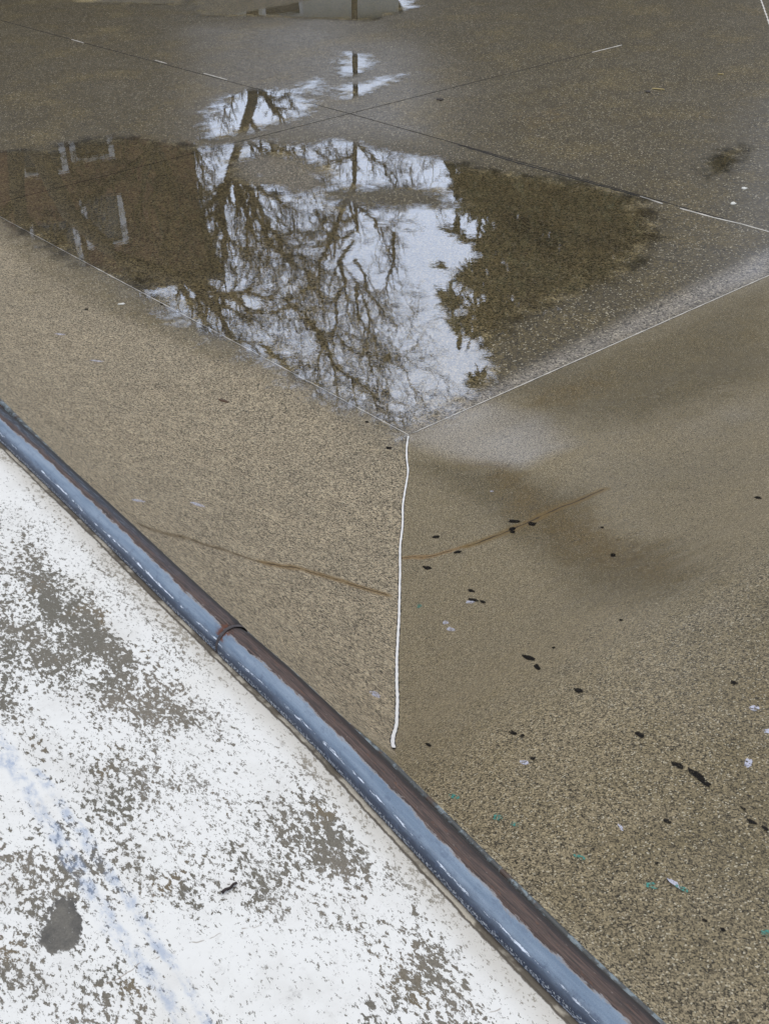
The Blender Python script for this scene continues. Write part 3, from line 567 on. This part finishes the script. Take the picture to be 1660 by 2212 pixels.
tag(mesh('park_ground', V, F, M_grass, smooth=False), kind='structure')

# ------------------------------------------------------------------ bare trees
M_trunk = simple('tree_bark', (.045, .036, .026), .9, .35, 8, .5)
def grow(p, d, length, r, depth, V, F, spread=.55, droop=0., segs=5):
    path, rad = [p.copy()], [r]; q_ = p.copy(); dd = d.copy()
    for k in range(segs):
        dd = (dd+Vector((random.gauss(0, .13), random.gauss(0, .13), random.gauss(0, .10)-droop))).normalized()
        q_ = q_+dd*length/segs; path.append(q_.copy()); rad.append(max(.005, r*(1-.5*(k+1)/segs)))
    tube(path, rad, 6 if r > .04 else 3, V, F)
    if depth <= 0: return
    nk = random.choice((2, 3, 3)) if depth > 1 else 3
    for k in range(nk+1):
        i = random.randint(1, segs) if k < nk else segs
        ax = dd.orthogonal().normalized(); ax.rotate(Matrix.Rotation(random.uniform(0, 6.28), 3, dd)); nd = (dd+ax*random.uniform(spread*.6, spread*1.5)).normalized()
        nd.z -= droop
        grow(path[i], nd.normalized(), length*random.uniform(.5, .78), max(.010, rad[i]*random.uniform(.5, .72)), depth-1, V, F, spread, droop*1.3, segs)
def bare_tree(label, trunk, r0, limbs, depth=4, group='bare trees beyond the bowl'):
    base = trunk[0].copy(); base.z = GZ; root = empty('bare_tree', base); tag(root, label, 'tree', group)
    V, F = [], []; pts = [Vector((0, 0, -.1))]+[p-base for p in trunk[1:]]
    fine = []; rr = []
    for i in range(len(pts)-1):
        for k in range(4): fine.append(pts[i].lerp(pts[i+1], k/4)); rr.append(r0*(1-.45*(i+k/4)/(len(pts)-1)))
    fine.append(pts[-1]); rr.append(r0*.55); tube(fine, rr, 10, V, F); mesh('trunk', V, F, M_trunk, parent=root)
    V, F = [], []
    for (a, b, r, dr) in limbs:
        a_ = a-base; b_ = b-base; ln_ = (b_-a_).length; n = 7; path, rad = [a_], [r]
        for k in range(1, n+1):
            w = ln_*.03; path.append(a_.lerp(b_, k/n)+Vector((random.gauss(0, w), random.gauss(0, w), random.gauss(0, w)+math.sin(math.pi*k/n)*ln_*.06))); rad.append(r*(1-.7*k/n))
        tube(path, rad, 7, V, F); d = (b_-a_).normalized()
        for k in range(1, n+1):
            for _ in range(2):
                ax = d.orthogonal().normalized(); ax.rotate(Matrix.Rotation(random.uniform(0, 6.28), 3, d)); nd = (d*.7+ax*random.uniform(.5, 1.1)).normalized()
                grow(path[k], nd, ln_*random.uniform(.22, .42), max(.014, rad[k]*.6), depth-2, V, F, .6, dr)
    mesh('crown', V, F, M_trunk, parent=root); return root
fp = far_pt
D1 = 32
bare_tree('tall bare tree with a straight trunk mirrored in the middle of the puddle', [fp(765, -420, D1), fp(765, 0, D1), fp(768, 250, D1), fp(764, 420, D1), fp(772, 500, D1)], .085,
          [(fp(765, 400, D1), fp(640, 660, D1-1), .09, .0), (fp(765, 440, D1), fp(850, 500, D1+1), .08, .0), (fp(850, 500, D1+1), fp(836, 640, D1), .06, .0), (fp(766, 470, D1), fp(690, 480, D1), .07, .0), (fp(764, 520, D1), fp(700, 780, D1), .07, .0), (fp(766, 560, D1), fp(860, 720, D1+1), .05, .0),
           (fp(768, 330, D1), fp(700, 345, D1+1), .06, 0), (fp(768, 300, D1), fp(860, 380, D1+1), .06, 0), (fp(768, 620, D1), fp(800, 800, D1), .05, 0), (fp(767, 420, D1), fp(920, 420, D1), .05, 0), (fp(764, 500, D1), fp(590, 540, D1+1), .07, 0), (fp(764, 600, D1), fp(850, 900, D1), .04, 0)])
D2 = 29
bare_tree('bare spreading tree beside the brick building, left of the straight tree', [fp(540, -480, D2), fp(545, 0, D2), fp(545, 220, D2), fp(500, 360, D2)], .17,
          [(fp(500, 360, D2), fp(440, 560, D2), .10, 0), (fp(500, 360, D2), fp(475, 640, D2), .09, 0), (fp(505, 370, D2), fp(560, 520, D2), .10, 0), (fp(560, 520, D2), fp(690, 560, D2+1), .07, 0), (fp(520, 350, D2), fp(640, 460, D2), .08, 0), (fp(500, 380, D2), fp(420, 480, D2), .08, 0),
           (fp(530, 300, D2), fp(600, 330, D2), .07, 0), (fp(470, 560, D2), fp(540, 530, D2), .05, 0), (fp(475, 520, D2), fp(620, 560, D2), .05, 0), (fp(545, 200, D2), fp(620, 210, D2), .05, 0), (fp(500, 360, D2), fp(700, 640, D2), .09, 0), (fp(510, 350, D2), fp(640, 600, D2), .07, 0), (fp(545, 150, D2), fp(480, 240, D2), .06, 0), (fp(545, 180, D2), fp(670, 300, D2), .07, 0), (fp(540, 260, D2), fp(720, 400, D2), .07, 0)], group='bare trees beyond the bowl')
D3 = 25
bare_tree('leaning bare tree whose long limbs sweep over the near left of the puddle', [fp(40, -350, D3), fp(60, 200, D3), fp(82, 330, D3), (fp(150, 460, D3)), fp(260, 560, D3), fp(400, 606, D3)], .24,
          [(fp(400, 606, D3), fp(660, 680, D3), 0.090, 0), (fp(400, 606, D3), fp(560, 760, D3), 0.090, 0), (fp(560, 740, D3), fp(740, 880, D3), 0.068, 0), (fp(420, 610, D3), fp(640, 640, D3), 0.075, 0), (fp(660, 690, D3), fp(880, 930, D3-.5), 0.068, 0), (fp(380, 600, D3), fp(470, 720, D3), 0.075, 0),
           (fp(620, 660, D3), fp(860, 800, D3), 0.045, 0), (fp(260, 560, D3), fp(330, 660, D3), 0.075, 0)])
bare_tree('upright dark bare tree in front of the brick building at the far left', [fp(20, -350, 26), fp(28, 200, 26), fp(38, 420, 26), fp(70, 640, 26)], .23,
          [(fp(38, 420, 26), fp(-60, 560, 26), .07, 0), (fp(50, 520, 26), fp(120, 640, 26), .06, 0), (fp(40, 450, 26), fp(140, 560, 26), .05, 0)])
bare_tree('slender bare tree half hidden behind the brick building corner', [fp(410, -500, 38), fp(400, 0, 38), fp(405, 240, 38), fp(420, 380, 38)], .13,
          [(fp(405, 240, 38), fp(330, 360, 38), .07, 0), (fp(410, 300, 38), fp(450, 400, 38), .07, 0), (fp(420, 380, 38), fp(450, 520, 38), .06, 0), (fp(400, 260, 38), fp(460, 320, 38), .06, 0)])

# ------------------------------------------------------------------ evergreens: drooping boughs of needle sprays
N = NT('needles'); N.bsdf(N.mix(N.step(N.noise(1.5, 4, .6), .35, .65), (.035, .045, .02), (.08, .085, .035)), .8); M_needle = N.m
def evergreen(label, base, hgt, rad, n_b=150, z_low=.08, seed=1):
    random.seed(seed); root = empty('evergreen_tree', base); tag(root, label, 'tree', 'evergreens beyond the bowl')
    V, F = [], []; tube([Vector((0, 0, -.1)), Vector((.05, 0, hgt*.4)), Vector((0, .05, hgt*.75)), Vector((0, 0, hgt))], [.28, .2, .1, .02], 8, V, F); mesh('trunk', V, F, M_trunk, parent=root)
    V, F = [], []; W_, G_ = [], []
    for k in range(n_b):
        f = z_low+(1-z_low)*(k+random.random())/n_b; z = hgt*f; a = random.uniform(0, 6.283); R_ = rad*(1.05-f)**.55*random.uniform(.65, 1.15)
        d = Vector((math.cos(a), math.sin(a), 0)); path = []
        for s in range(8):
            t = s/7; path.append(Vector((0, 0, z))+d*R_*t+Vector((0, 0, R_*(.22*t-.42*t*t*(1.1 if f < .8 else .5)))))
        tube(path, [.05*(1-t_/8)+.006 for t_ in range(8)], 4, V, F)
        for s in range(10):
            t = random.uniform(.18, 1); i = min(6, int(t*7)); p0 = path[i].lerp(path[i+1], t*7-i)
            for _ in range(7):
                sd = Vector((random.gauss(0, .5), random.gauss(0, .5), random.gauss(-.35, .35)))+d*.55; sd.normalize(); l_ = random.uniform(.28, .8); wd_ = sd.cross(Vector((random.gauss(0, 1), random.gauss(0, 1), random.gauss(0, 1)))).normalized()*random.uniform(.05, .11)
                o0 = len(W_); W_ += [p0, p0+sd*l_*.5+wd_, p0+sd*l_, p0+sd*l_*.5-wd_]; G_.append((o0, o0+1, o0+2, o0+3))
    kb = mesh('branches', V, F, M_trunk, parent=root); mesh('crown', W_, G_, M_needle, parent=root, smooth=False); return root
def gp(px, dist): p = fp(px, 0, dist); p.z = GZ; return p
evergreen('tall drooping evergreen nearest the sky gap, mirrored right of the bright water', gp(1140, 33), 17.6, 2.9, 170, seed=3)
evergreen('broad evergreen behind and right of the drooping one', gp(1270, 35), 19.5, 3.5, 260, seed=5)
evergreen('dense evergreen mirrored along the middle of the right side', gp(1430, 34), 16.0, 3.4, 240, seed=8)
evergreen('shorter far evergreen filling the gap low down on the right', gp(1050, 42), 9.6, 2.4, 140, seed=11)
evergreen('far evergreen at the right end of the row', gp(1550, 37), 10.0, 2.8, 150, seed=12)
random.seed(21)

# ------------------------------------------------------------------ brick building and pale house mirrored in the water
N = NT('red_brown_brick'); br = N.n('ShaderNodeTexBrick'); br.inputs['Color1'].default_value = (*lin(112, 82, 68), 1); br.inputs['Color2'].default_value = (*lin(94, 70, 58), 1); br.inputs['Mortar'].default_value = (*lin(88, 76, 66), 1)
br.inputs['Scale'].default_value = 3; br.inputs['Mortar Size'].default_value = .012; mpg = N.n('ShaderNodeMapping'); mpg.inputs['Rotation'].default_value = (math.radians(90), 0, 0); N.l(N.pos(), mpg.inputs[0]); N.l(mpg.outputs[0], br.inputs['Vector']); N.bsdf(br.outputs[0], .85); M_brick = N.m
M_white = simple('white_frame', lin(205, 207, 212), .6, .05, 10, .1); M_roof = simple('roof_shingle', (.06, .055, .05), .85, .3, 12, .3)
N = NT('window_glass'); N.bsdf((.03, .035, .04), .25); M_glass = N.m
M_render = simple('pale_render', lin(190, 190, 186), .8, .1, 3, .1)
def boxv(V, F, x0, x1, y0, y1, z0, z1):
    o = len(V); V += [(x0, y0, z0), (x1, y0, z0), (x1, y1, z0), (x0, y1, z0), (x0, y0, z1), (x1, y0, z1), (x1, y1, z1), (x0, y1, z1)]
    F += [(o, o+3, o+2, o+1), (o+4, o+5, o+6, o+7), (o, o+1, o+5, o+4), (o+1, o+2, o+6, o+5), (o+2, o+3, o+7, o+6), (o+3, o, o+4, o+7)]
def house(name, label, cat, pA, pB, top, depth, wins, wallm, doors=(), roof_rise=1.6):
    # front wall runs from pA to pB (plan), faces the bowl; windows are (along 0..1, sill z, width, height)
    a = Vector((pA.x, pA.y, GZ)); b_ = Vector((pB.x, pB.y, GZ)); ex = (b_-a); Lw = ex.length; ex.normalize()
    root = empty(name, a); root.rotation_euler = (0, 0, math.atan2(ex.y, ex.x)); tag(root, label, cat)
    H_ = top-GZ; V, F = [], []; wins = sorted(wins)
    cuts = sorted({0, Lw}|{w[0]*Lw-w[2]/2 for w in wins}|{w[0]*Lw+w[2]/2 for w in wins}); zc = sorted({0, H_}|{w[1] for w in wins}|{w[1]+w[3] for w in wins})
    def inw(x, z): return any(abs(x-w[0]*Lw) < w[2]/2 and w[1] < z < w[1]+w[3] for w in wins)
    for x0, x1 in zip(cuts[:-1], cuts[1:]):
        for z0, z1 in zip(zc[:-1], zc[1:]):
            if not inw((x0+x1)/2, (z0+z1)/2): o = len(V); V += [(x0, 0, z0), (x1, 0, z0), (x1, 0, z1), (x0, 0, z1)]; F.append((o, o+1, o+2, o+3))
    o = len(V); V += [(0, 0, 0), (0, depth, 0), (0, depth, H_), (0, 0, H_), (Lw, 0, 0), (Lw, depth, 0), (Lw, depth, H_), (Lw, 0, H_)]; F += [(o+1, o, o+3, o+2), (o+4, o+5, o+6, o+7), (o+5, o+1, o+2, o+6)]
    mesh('wall', V, F, wallm, parent=root, smooth=False)
    V, F = [], []; e = .35; V = [(-e, -e, H_-.05), (Lw+e, -e, H_-.05), (Lw+e, depth+e, H_-.05), (-e, depth+e, H_-.05), (-e, -e, H_+.15), (Lw+e, -e, H_+.15), (Lw+e, depth+e, H_+.15), (-e, depth+e, H_+.15), (depth*.45, depth/2, H_+roof_rise), (Lw-depth*.45, depth/2, H_+roof_rise)]
    F = [(0, 3, 2, 1), (0, 1, 5, 4), (1, 2, 6, 5), (2, 3, 7, 6), (3, 0, 4, 7), (4, 5, 9, 8), (5, 6, 9), (6, 7, 8, 9), (7, 4, 8)]; mesh('roof', V, F, M_roof, parent=root, smooth=False)
    for w in wins:
        cx, z0, ww, hh = w[0]*Lw, w[1], w[2], w[3]; t = .13; win = empty('window'); win.parent = root
        V, F = [], []; boxv(V, F, cx-ww/2, cx-ww/2+t, -.06, .1, z0, z0+hh); boxv(V, F, cx+ww/2-t, cx+ww/2, -.06, .1, z0, z0+hh); boxv(V, F, cx-ww/2+t, cx+ww/2-t, -.055, .1, z0+hh-.05, z0+hh)
        mesh('frame', V, F, M_white, parent=win, smooth=False)
        V = [(cx-ww/2+t, .05, z0), (cx+ww/2-t, .05, z0), (cx+ww/2-t, .05, z0+hh-t), (cx-ww/2+t, .05, z0+hh-t)]; mesh('pane', V, [(0, 1, 2, 3)], M_glass, parent=win, smooth=False)
    return root
DB = 29; topz = fp(330, 600, DB).z
def zb(y, px=200): return fp(px, y, DB).z-GZ
A0, B0 = fp(-700, 0, DB+1), fp(428, 420, DB)
Lw_ = (Vector((B0.x, B0.y, 0))-Vector((A0.x, A0.y, 0))).length
def frac(px, py=500):
    c0 = Vector((CAM[0], CAM[1])); p = fp(px, py, 10); d = Vector((p.x, p.y))-c0; e = Vector((B0.x-A0.x, B0.y-A0.y)); w = Vector((A0.x, A0.y))-c0
    return (w.x*d.y-w.y*d.x)/(d.x*e.y-d.y*e.x)
house('brick_building', 'long red-brown brick building with white framed windows mirrored at the left of the puddle', 'building', A0, B0, topz, 9,
      [(frac(120, 520), zb(468), 1.15, zb(578)-zb(468)), (frac(224, 470), zb(424), 1.0, zb(530)-zb(424)), (frac(88, 330), zb(190), 1.1, zb(362)-zb(190)), (frac(198, 320), zb(170), 1.0, zb(342)-zb(170)), (frac(330, 100), zb(20), 1.1, zb(150)-zb(20)), (frac(-120), zb(472), 1., 1.3), (frac(-320), zb(472), 1., 1.3), (frac(-320), zb(60), 1.1, 1.3)], M_brick)
bare_tree('twiggy bare tree in front of the brick wall, right of its windows', [fp(330, -420, 27), fp(335, 0, 27), fp(325, 220, 27), fp(330, 300, 27)], .16,
          [(fp(330, 300, 27), fp(210, 420, 27), .08, 0), (fp(330, 300, 27), fp(280, 520, 27), .08, 0), (fp(330, 300, 27), fp(400, 480, 27), .08, 0), (fp(328, 250, 27), fp(170, 330, 27), .07, 0), (fp(328, 260, 27), fp(430, 330, 27), .07, 0), (fp(330, 300, 27), fp(350, 560, 27), .07, 0), (fp(250, 380, 27), fp(110, 480, 27), .05, 0)])
DH = 48
house('pale_house', 'low pale house with a dark hipped roof mirrored at the top of the photo', 'house', fp(400, 0, DH), fp(860, 0, DH), fp(600, 60, DH).z, 8,
      [(.22, .9, 1.6, 1.5), (.45, 1.6, 1.5, 2.2), (.75, 1.2, 1.3, 1.6), (.9, 1.2, 1.3, 1.6), (.08, 1.2, 1.0, 1.6)], M_render, roof_rise=1.4)

sc.render.resolution_x = 768; sc.render.resolution_y = 1024
